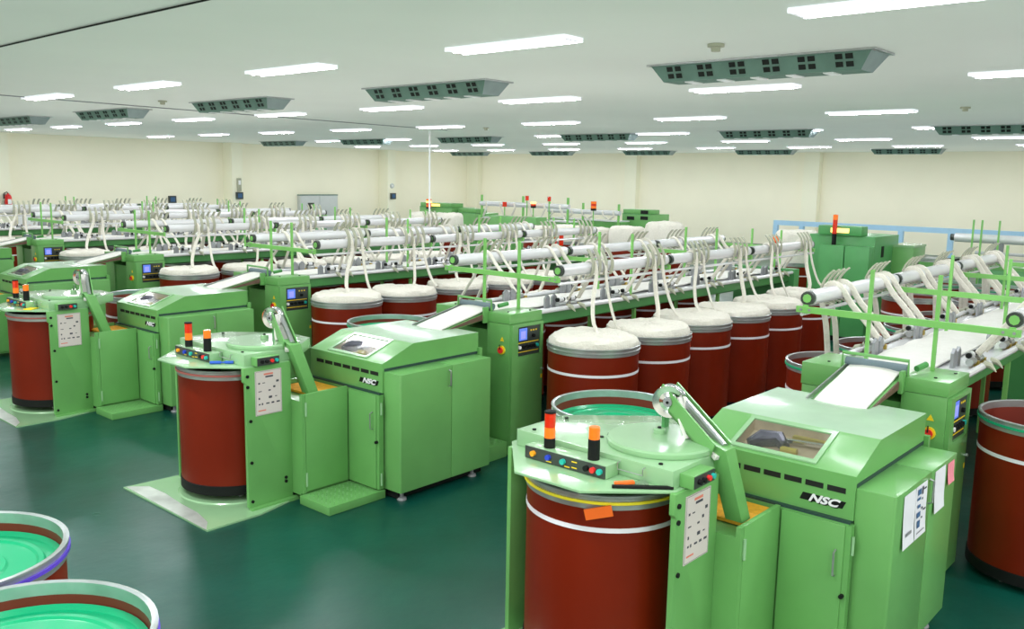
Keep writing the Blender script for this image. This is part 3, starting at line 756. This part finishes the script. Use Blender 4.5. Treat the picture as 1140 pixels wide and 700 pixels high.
# sliver strands -------------------------------------------------
def strand(sy, v, full_can=True):
    rnd = random.Random(10 * v + sy); yp = PY[0] if sy < 0 else PY[1]
    zc = PZ + .03; j = lambda a: rnd.uniform(-a, a)
    x0 = (-.33 + .17 * v + j(.06)); dx = -.115 + .113 * v * .8
    if v > 3:                                   # strands hanging into low cans
        dx = -.10 + .2 * (v - 4)
        pts = [(dx + .30, yp + sy * .12, .95), (dx + .22, yp + sy * .10, 1.30), (dx + .10, yp + sy * .09, 1.62)]
    else:
        pts = [(x0 + j(.03), yp + sy * (.30 + j(.10)), 1.25), (x0 + (dx - x0) * .15, yp + sy * .24, 1.36), (x0 + (dx - x0) * .55 + j(.02), yp + sy * .15, 1.58)]
    pts += [(dx, yp + sy * .092, 1.80), (dx, yp + sy * .08, zc + .02),
           (dx, yp + sy * .03, zc + .075), (dx + .01, yp - sy * .05, zc + .055), (dx + .05, yp - sy * .14, zc - .09), (dx + .10, yp - sy * .27, 1.66), (dx + .13, yp - sy * .37, 1.525)]
    # smooth
    P = [Vector(p) for p in pts]; out = []
    for i in range(len(P) - 1):
        a, b, c, d = P[max(i - 1, 0)], P[i], P[i + 1], P[min(i + 2, len(P) - 1)]
        for q in range(3):
            s = q / 3; out.append(.5 * ((2 * b) + (c - a) * s + (2 * a - 5 * b + 4 * c - d) * s * s + (3 * b - a - 3 * c + d) * s ** 3))
    out.append(P[-1])
    return mb('wool').tube(out, .0225, 8, flat=(1.2, .55))
ST = {}
def place_strand(k, sy, gi, v):
    key = (sy, v)
    if key not in ST: o = strand(sy, v).build('sliver'); ST[key] = o
    else: o = ST[key].copy(); COL.objects.link(o)
    o.location = (OFF[k][0] + GX[gi], OFF[k][1], 0)
    tag(o, '%s sliver strand over the %s pipe, guide group %d from the front, %s' % (['near', 'far'][1 if v in (2, 3, 5) else 0], SIDE[sy], gi + 1, MACH[k].replace(' from the front', '').replace('machine', 'creel')), 'sliver', 'sliver strands rising from cans over the creel pipes')
jit = random.Random(21)
for k in range(0, NM):
    for sy in (-1, 1):
        if k == 0 and sy < 0:
            gs = [0, 1]
        else: gs = range(6)
        for gi in gs:
            if k > 0 and not (k == NM - 1 and sy > 0) and not (sy > 0 and gi == 0):
                x = OFF[k][0] + 2.33 + 1.04 * gi + jit.uniform(-.05, .05); y = OFF[k][1] + (-.60 if sy < 0 else 1.55) + jit.uniform(-.05, .06)
                if k == 1 and sy < 0: x = [2.36, 3.36, 4.42, 5.40, 6.35, 7.58][gi]; y = [3.54, 3.53, 3.60, 3.58, 3.56, 3.66][gi]
                nm = MACH[k].replace(' from the front', '').replace('machine', 'creel')
                place_full(x, y, 'full red can with white stripe, number %d along the %s side of the %s' % (gi + 1, SIDE[sy], nm), 'white coiled sliver heap in can %d along the %s side of the %s' % (gi + 1, SIDE[sy], nm), jit.uniform(0, 6.28), jit.uniform(.97, 1.04))
            vs = ((0, 2) if gi % 2 == 0 else (1, 3)) if k else (4, 5)
            for v in vs: place_strand(k, sy, gi, v)

tag(mb('wool').tube([(2.50, -.52, 1.52), (2.48, -.50, 1.40), (2.52, -.54, 1.28), (2.50, -.50, 1.15)], [.02, .045, .06, .05], 10).build('sliver'), 'loose white sliver tuft hanging into the empty can at the right edge', 'sliver')

# ================================================================ SMALL THINGS ON THE NEAREST MACHINES
t = thing('scraper_brush', 'orange handled scraper lying on the nearest coiler apron', 'scraper', (-1.06, .80, 1.2425), math.radians(-35))
mb('orange').box(-.09, .02, -.014, .014, .001, .018).build('handle', t, bevel=.004); mb('chrome').prism([(.02, -.014), (.09, -.035), (.09, .03), (.02, .014)], 'z', .001, .008).build('blade', t)
tag(mb('black').box(-.16, .16, -.012, .012, .001, .016).build('black_bar', bevel=.003), 'flat black bar lying across the front edge of the nearest coiler apron', 'bar')
o = bpy.data.objects['black_bar']; o.location = (-1.075, .715, 1.2425); o.rotation_euler = (0, 0, math.radians(-50))
tg = MB().mat('orange').box(-.006, .006, -.075, .075, -.03, .03).build('orange_tag'); tag(tg, 'orange plastic tag tied to the rim of the nearest coiler can', 'tag')
an = math.radians(211); tg.location = (CC[0] + (R + .026) * math.cos(an), CC[1] + (R + .026) * math.sin(an), 1.075); tg.rotation_euler = (math.radians(14), 0, an)
t = thing('blue_pen', 'blue plastic pen lying on the second coiler apron', 'pen', (-1.06 + OFF[1][0], .82 + OFF[1][1], 1.2425), math.radians(-40))
mb('bluecloth').cyl((-.09, 0, .014), (.0, 0, .014), .013, 10).build('barrel', t); mb('bluecloth').cyl((.03, .0, .014), (.10, .0, .014), .013, 10).build('cap', t); mb('bluecloth').cyl((.0, 0, .014), (.03, 0, .014), .007, 10).build('grip', t)
tag(mb('b_yellow').box(-.07, .07, -.05, .05, 0, .012).build('yellow_cloth', bevel=.004), 'folded yellow cloth lying on the third coiler apron', 'cloth')
o = bpy.data.objects['yellow_cloth']; o.location = (-1.08 + OFF[2][0], .84 + OFF[2][1], 1.2425); o.rotation_euler = (0, 0, .6)
# papers on the nearest side cabinet
def sheet(name, x0, x1, z0, z1, mat, lab, cat, marks):
    m = mb(mat); n = 6; v = []; f = []
    for i in range(n + 1):
        z = z1 + (z0 - z1) * i / n; d = -.2245 - .012 * (i / n) ** 2
        v += [(x0, d, z), (x1, d - .002 * math.sin(i), z), (x1, d + .0015 - .002 * math.sin(i), z), (x0, d + .0015, z)]
    for i in range(n):
        for k in range(4): k2 = (k + 1) % 4; f.append((i * 4 + k, i * 4 + k2, i * 4 + 4 + k2, i * 4 + 4 + k))
    f += [(0, 1, 2, 3), (n * 4 + 3, n * 4 + 2, n * 4 + 1, n * 4)]
    m.add(v, f)
    for (a, b, c, d, k) in marks:
        m.mat(k); zz = z1 + (z0 - z1) * (c + d) / 2; yy = -.2245 - .012 * ((c + d) / 2) ** 2 - .0035
        m.add([(x0 + (x1 - x0) * a, yy, z1 + (z0 - z1) * c), (x0 + (x1 - x0) * b, yy, z1 + (z0 - z1) * c), (x0 + (x1 - x0) * b, yy - .0008, z1 + (z0 - z1) * d), (x0 + (x1 - x0) * a, yy - .0008, z1 + (z0 - z1) * d)], [(0, 1, 2, 3)])
    o = m.build(name, smooth=False); return tag(o, lab, cat)
sheet('paper_sheet', .14, .335, .80, 1.115, 'paperw', 'white paper sheet taped on the nearest cabinet door, left of the pair', 'paper', [(.2, .7, .72, .78, 'grey')])
sheet('paper_sheet', .345, .545, .80, 1.115, 'paperw', 'white paper sheet with dark print taped on the nearest cabinet door, right of the pair', 'paper',
      [(.12, .42, .06, .17, 'inkblue'), (.5, .62, .05, .20, 'ink'), (.1, .4, .22, .27, 'inkblue'), (.15, .4, .36, .42, 'inkblue'), (.1, .42, .5, .60, 'inkblue'), (.15, .4, .66, .80, 'inkblue'), (.5, .6, .26, .30, 'ink'), (.5, .62, .44, .48, 'ink'), (.5, .6, .62, .66, 'ink'), (.66, .9, .1, .13, 'ink'), (.66, .9, .5, .53, 'ink'), (.1, .8, .88, .90, 'grey')])
sheet('paper_sheet', .70, .90, .86, 1.125, 'paperw', 'single white paper sheet taped on the nearest cabinet rear door', 'paper', [])
sheet('pink_note', .955, 1.085, .98, 1.115, 'pink', 'pink note stuck on the nearest cabinet rear door', 'note', [])

# ================================================================ FAR BANK
def make_head(label, loc, w=.9, l=1.5, h=1.91, rz=0, lamp=True, col='green_dk'):
    t = thing('carding_head', label, 'machine head', loc, rz)
    mb(col).box(.25, l, -w, .30, .10, h).build('rear_cabinet', t, bevel=.01)
    mb(col).box(.18, .5, -.75 * w, .12, h, h + .17).build('upper_hood', t, bevel=.02)
    for i, (a, b) in enumerate(((-w, -w * .52), (-w * .50, -.0))):
        d = mb(col).box(0, .25, a, b, .10, h - .17).build('cabinet_door', t, bevel=.008)
        mb('black').box(-.012, 0, (b - .06) if i == 0 else (a + .02), (b - .03) if i == 0 else (a + .05), .7, 1.05).build('door_handle', d)
    mb('black').box(.05, l - .05, -w + .05, .25, .002, .10).build('plinth', t)
    mb('b_red').cyl((-.002, -w + .10, 1.05), (-.02, -w + .10, 1.05), .025, 10).build('stop_button', t)
    mb('slot').box(.6, .72, -w - .008, -w, h - .38, h - .18).build('grille', t)
    if lamp:
        mb('l_yel').box(.172, .180, -.50 * w, -.12, h + .05, h + .13).build('lit_window', t)
        s = mb('black').lathe([(0, h - .17), (.04, h - .17), (.04, h + .03), (0, h + .03)], (.10, -.22, 0), 14).build('stack_light', t)
        mb('l_red').lathe([(0, h + .03), (.042, h + .03), (.042, h + .28), (0, h + .28)], (.10, -.22, 0), 14).build('lens', s)
        mb('l_orange').lathe([(0, h + .28), (.044, h + .28), (.044, h + .37), (0, h + .38)], (.10, -.22, 0), 14).build('lens', s)
    return t
A = make_head('deep green machine head with tall signal light behind the second creel', (11.0, 4.80, 0))
t = thing('side_cabinet', 'low green cabinet to the right of the deep green machine head', 'cabinet', (12.2, 3.95, 0))
mb('green').box(0, .7, -.42, 0, .05, 1.70).build('body', t, bevel=.01); mb('green2').box(-.01, .71, -.43, .01, 1.70, 1.74).build('top', t); mb('green_dk').box(.02, .68, -.40, -.02, .001, .05).build('plinth', t)
# roller table next to it
t = thing('roller_table', 'green roller table with dark rollers near the right edge, far bank', 'roller table', (12.3, 3.45, 0))
mb('green').box(0, .5, -1.1, 0, 1.28, 1.45).build('bed', t); mb('steel').box(.02, .48, -.4, -.02, 1.45, 1.52).build('tray', t)
for q in range(3): mb('black').cyl((.1, -.45 - q * .12, 1.48), (.4, -.45 - q * .12, 1.48), .05, 12).build('roller', t)
for y in (-1.05, -.05):
    for x in (.05, .45): mb('green_dk').box(x - .03, x + .03, y - .03, y + .03, .001, 1.28).build('leg', t)
t = thing('drive_box', 'green drive box beside the far roller table', 'drive box', (12.3, 2.30, 0))
mb('green_dk').box(0, .8, -.85, 0, .02, 1.40).build('body', t, bevel=.01); mb('green').box(-.01, .81, -.86, .01, 1.40, 1.46).build('lid', t)
# big cross pipe on supports at the right edge
t = thing('cross_pipe_stand', 'thick white cross pipe on grey supports at the right edge', 'pipe stand', (14, 0, 0))
mb('pipe').cyl((0, 3.32, 1.84), (0, -2.5, 1.84), .085, 18).build('cross_pipe', t); mb('plate').cyl((0, 3.40, 1.84), (0, 3.32, 1.84), .065, 14).build('pipe_end', t)
mb('pipe').cyl((.25, 3.0, 1.55), (.25, -2.5, 1.55), .03, 10).build('lower_rail', t); mb('pipe').cyl((.25, 3.0, 1.40), (.25, -2.5, 1.40), .03, 10).build('lower_rail', t)
for y in (2.55, .9, -.8): mb('grey').box(-.06, .06, y - .09, y + .09, .002, 1.78).build('support', t)
for y in (2.95, 2.8, 2.5): mb('barg').box(-.2, -.17, y, y + .03, .002, 2.2).build('post', t)
# pale blue guard frame
t = thing('guard_frame', 'pale blue guard frame along the far right wall', 'guard frame', (19, 0, 0))
mb('cyan').box(-.05, .05, -8, 9.42, 1.66, 1.79).build('top_beam', t)
for y in (9.36, 8.6, 5.95, 4.75, .9): mb('cyan').box(-.06, .06, y - .06, y + .06, .002, 1.66).build('post', t)
mb('cyan').box(-.05, .05, -8, 9.3, .9, .96).build('lower_rail', t)
# tall stacks of sliver in the far bank
for i, (x, y, zt, r) in enumerate(((14.0, 11.0, 1.68, .46), (14.0, 9.92, 1.84, .47), (14.0, 11.98, 1.60, .44), (14.0, 12.95, 1.62, .44), (14.05, 13.9, 1.55, .44), (14.1, 17.55, 1.76, .46), (14.1, 18.6, 1.74, .46), (13.1, 6.15, 1.86, .45))):
    nm = ['second', 'first', 'third', 'fourth', 'fifth', 'sixth', 'seventh', ''][i]
    if i == 7:
        again(full, (x, y, 0), 'red can left of the deep green machine head', 0, 'full sliver cans beside the creels')
        hp = heap_mesh(40, zt - 1.12, r, 1.12).build('sliver_heap'); hp.location = (x, y, 0); tag(hp, 'white sliver stack left of the deep green machine head', 'sliver heap'); continue
    again(full, (x, y, 0), 'red can under the %s tall sliver stack from the right in the far bank' % nm, 0, 'full sliver cans beside the creels')
    hp = heap_mesh(20 + i, zt - 1.12, r, 1.12).build('sliver_heap'); hp.location = (x, y, 0)
    tag(hp, '%s tall cylindrical white sliver stack from the right in the far bank' % nm, 'sliver heap')
# more heads and creels far behind
def far_head(label, x, y0, y1, z1, body_y1=None, lamp=True):
    t = thing('far_machine', label, 'machine head', (x, y0, 0))
    w = y0 - y1
    mb('green').box(0, 1.2, -w, 0, .05, z1 - .16).build('body', t, bevel=.01)
    mb('green').box(.02, .6, -w + .02, -.02, z1 - .15, z1).build('upper_hood', t, bevel=.01)
    mb('green_dk').box(-.01, .0, -w, 0, z1 - .165, z1 - .148).build('seam', t)
    mb('black').box(.05, 1.1, -w + .05, -.05, .002, .05).build('plinth', t)
    if lamp: mb('l_yel').box(-.012, .02, -w * .62, -w * .38, z1 - .12, z1 - .04).build('lit_window', t)
    return t
far_head('distant green machine with a lit window left of centre', 18, 23.0, 21.3, 1.88)
far_head('distant low green cabinet right of the machine with lit window', 18.2, 21.25, 20.3, 1.72, lamp=False)
t = thing('panel_cabinet', 'flat green panel cabinet in the distance at centre', 'cabinet', (15, 16.7, 0))
mb('green').box(0, .5, -1.0, 0, .02, 1.70).build('door_panel', t, bevel=.006); mb('green').box(0, .5, -1.85, -1.01, .02, 1.71).build('door_panel', t, bevel=.006); mb('green_dk').box(.0, .5, -1.85, 0, .001, .02).build('plinth', t)
fh = far_head('distant green machine with dark grilles right of the white pipe', 21, 15.95, 14.8, 1.84, lamp=False)
for (a, b, z) in ((-1.05, -.75, 1.70), (-1.05, -.75, 1.50), (-.5, -.2, 1.48)): mb('slot').box(-.006, .0, a, b, z, z + .12).build('grille', fh)
def far_pipe(label, x, y0, y1, z, n):
    t = thing('far_creel', label, 'creel', (x, y0, 0)); w = y0 - y1
    mb('pipe').cyl((0, 0, z), (0, -w, z), .085, 14).build('guide_pipe', t)
    for yy in (-.05, -w * .5, -w + .05): mb('barg').box(-.03, .03, yy - .03, yy + .03, .002, z + .3).build('post', t)
    mb('green').box(.05, .6, -w, 0, 1.15, 1.42).build('table', t)
    mb('pipe').box(.0, .6, -w, 0, 1.42, 1.46).build('table_top', t)
    for q in range(n):
        yy = -w * (q + .5) / n
        tag(mb('wool').tube([(x - .09, y0 + yy, z + .05), (x - .10, y0 + yy - .05, z - .1), (x - .02, y0 + yy - .18 * (1 if q % 2 else -1), 1.5)], .035, 6).build('sliver'), 'strand %d from the left on the %s' % (q + 1, label.replace('distant white ', 'distant ')), 'sliver', 'sliver strands on the distant pipes')
    return t
far_pipe('distant white creel pipe reaching the grilled machine', 20.2, 18.6, 15.5, 1.72, 7)
far_pipe('distant white creel pipe right of the lit window machine', 18.3, 20.15, 16.2, 1.93, 6)
def beacon(label, x, y, z0, z1, segs, r=.05):
    t = thing('signal_light', label, 'signal light', (x, y, 0))
    mb('barg').cyl((0, 0, .002), (0, 0, z0), .02, 8).build('pole', t)
    n = len(segs); h = (z1 - z0) / n
    for i, k in enumerate(segs): mb(k).lathe([(0, z0 + i * h), (r, z0 + i * h), (r, z0 + (i + 1) * h), (0, z0 + (i + 1) * h)], seg=12).build('lens', t)
beacon('distant stack light above the lit window machine', 17.8, 22.3, 1.66, 2.02, ('black', 'l_orange', 'l_red', 'l_yel', 'l_orange'), .10)
beacon('distant stack light above the white stacks', 18, 15.0, 1.86, 2.15, ('black', 'l_orange', 'l_red', 'l_orange'), .09)
beacon('small red signal lamp left of the two distant high ones', 18, 18.75, 1.86, 2.02, ('l_red', 'l_red'), .08)
beacon('distant signal lamp with lit top between red ones', 18, 17.47, 1.86, 2.06, ('black', 'l_red', 'l_yel'), .09)
beacon('distant high red signal lamp, left of the pair', 18, 17.75, 2.1, 2.25, ('l_red',), .06)
beacon('distant high red signal lamp, right of the pair', 18, 16.8, 2.1, 2.25, ('l_red',), .06)
beacon('orange and red stack light among the white strands at centre', 12.0, 11.55, 1.25, 1.62, ('l_red', 'l_red', 'l_orange'), .055)
beacon('short red stack light left of the orange one at centre', 12.0, 11.75, 1.25, 1.45, ('l_red', 'l_red'), .05)
beacon('orange signal lamp behind the second creel pipe', 9.6, 5.0, 1.75, 1.93, ('l_red', 'l_orange'), .05)
# wall equipment on the left wall
t = thing('wall_cabinet', 'grey double door electrical cabinet on the far left wall', 'electrical cabinet', (22.9, Y1, 0))
mb('greypanel').box(-1.15, 1.15, -.25, -.001, .002, 1.78).build('casing', t)
for a, b in ((-1.10, -.02), (.02, 1.10)): mb('greypanel').box(a, b, -.275, -.25, .05, 1.72).build('door', t, bevel=.01)
mb('plate').box(-.72, -.36, -.30, -.275, 1.05, 1.42).build('instrument', t)
mb('vent').box(-1.17, 1.17, -.26, 0, 1.78, 1.83).build('top_edge', t)
t = thing('fire_extinguisher', 'red fire extinguisher on the wall at the left edge', 'fire extinguisher', (8.05, Y1 - .95, 0))
mb('red_ext').lathe([(0, 1.40), (.11, 1.41), (.12, 1.44), (.12, 1.78), (.09, 1.85), (.035, 1.88), (.035, 1.92), (0, 1.92)], seg=18).build('cylinder', t)
mb('black').tube([(0, 0, 1.92), (-.05, -.03, 1.97), (-.14, -.03, 1.93), (-.16, -.03, 1.7)], .018, 6).build('hose', t); mb('white').box(-.06, .06, -.13, -.118, 1.52, 1.70).build('sticker', t)
mb('red_ext').box(-.14, .14, -.14, .14, 1.18, 1.395).build('bracket_box', t); mb('steel').box(-.12, .12, .12, .20, 1.15, 1.9).build('wall_bracket', t)
for (x, l, n) in ((8.9, 'white notice board with red marks low on the left wall', 2),):
    t = thing('notice_board', l, 'notice board', (x, Y1 - .8, 0)); mb('white').box(-.5, .5, -.02, .0, .45, 1.05).build('board', t); mb('steel').box(-.45, -.40, 0, .79, .5, .55).build('bracket', t)
    for q in (-.15, .18): mb('inkred').box(q, q + .1, -.024, -.02, .55, .70).build('mark', t)
for i, (x, y, z, l) in enumerate(((15.1, Y1, 1.62, 'small dark wall box on the left wall between columns'), (18.0, Y1 - .75, 1.80, 'small dark wall box on the middle left column'), (27.35, Y1 - .75, 1.75, 'small dark wall box on the column by the pole'))):
    t = thing('wall_box', l, 'wall box', (x, y, z)); mb('plate').box(-.17, .17, -.1, -.001, -.16, .16).build('casing', t); mb('inkblue').box(-.11, .11, -.105, -.1, -.1, .1).build('display', t)
t = thing('wall_clock_case', 'narrow pale instrument case on the middle left column', 'instrument case', (18.0, Y1 - .75, 2.3)); mb('finger').box(-.10, .10, -.09, -.001, -.30, .30).build('case', t, bevel=.02); mb('white').box(-.06, .06, -.095, -.09, 0, .2).build('dial', t)
t = thing('wall_lamp', 'small round fitting on the column by the pole', 'wall fitting', (27.3, Y1 - .75, 2.3)); mb('greypanel').lathe([(0, -.001), (.14, -.001), (.12, -.06), (0, -.06)], seg=18, axis='y').build('cover', t); mb('white').lathe([(0, -.06), (.05, -.06), (.04, -.08), (0, -.08)], seg=12, axis='y').build('lens', t)
# far-end cans beyond the nearest creel
for i, (x, y) in enumerate(((9.1, 2.50), (9.15, 1.52))):
    again(full, (x, y, 0), 'red can standing beyond the nearest creel end, %s of two' % ['left', 'right'][i], 0, 'cans beyond the nearest creel')
for i, (x, y) in enumerate(((11.35, 2.85), (11.3, 1.85), (11.4, .85))):
    again(s1, (x, y, 0), 'distant can with emerald plate beyond the nearest creel, %s from the left' % ['first', 'second', 'third'][i], 0, 'cans beyond the nearest creel')
for i, (x, y) in enumerate(((6.05, 1.42), (7.15, 1.42))):
    again(g0, (x, y, 0), 'empty red can on the left of the nearest creel, %s from the front' % ['third', 'fourth'][i])

AOF = .41  # strength of a sourceless ambient fill added to brighten ceiling and walls
# ---------------------------------------------------------------- world, view
w = bpy.data.worlds.new('world'); S.world = w; w.use_nodes = True
w.node_tree.nodes['Background'].inputs[0].default_value = (.9, .95, 1, 1); w.node_tree.nodes['Background'].inputs[1].default_value = 1.0
S.view_settings.view_transform = 'Standard'; S.view_settings.look = 'None'; S.view_settings.exposure = 0.1
try:
    S.cycles.use_fast_gi = True; S.cycles.fast_gi_method = 'ADD'; w.light_settings.ao_factor = AOF; w.light_settings.distance = 2.5; S.cycles.use_denoising = True; S.cycles.max_bounces = 8; S.cycles.diffuse_bounces = 5; S.cycles.use_light_tree = True; S.cycles.caustics_reflective = False; S.cycles.caustics_refractive = False; S.cycles.sample_clamp_indirect = 6
except Exception: pass
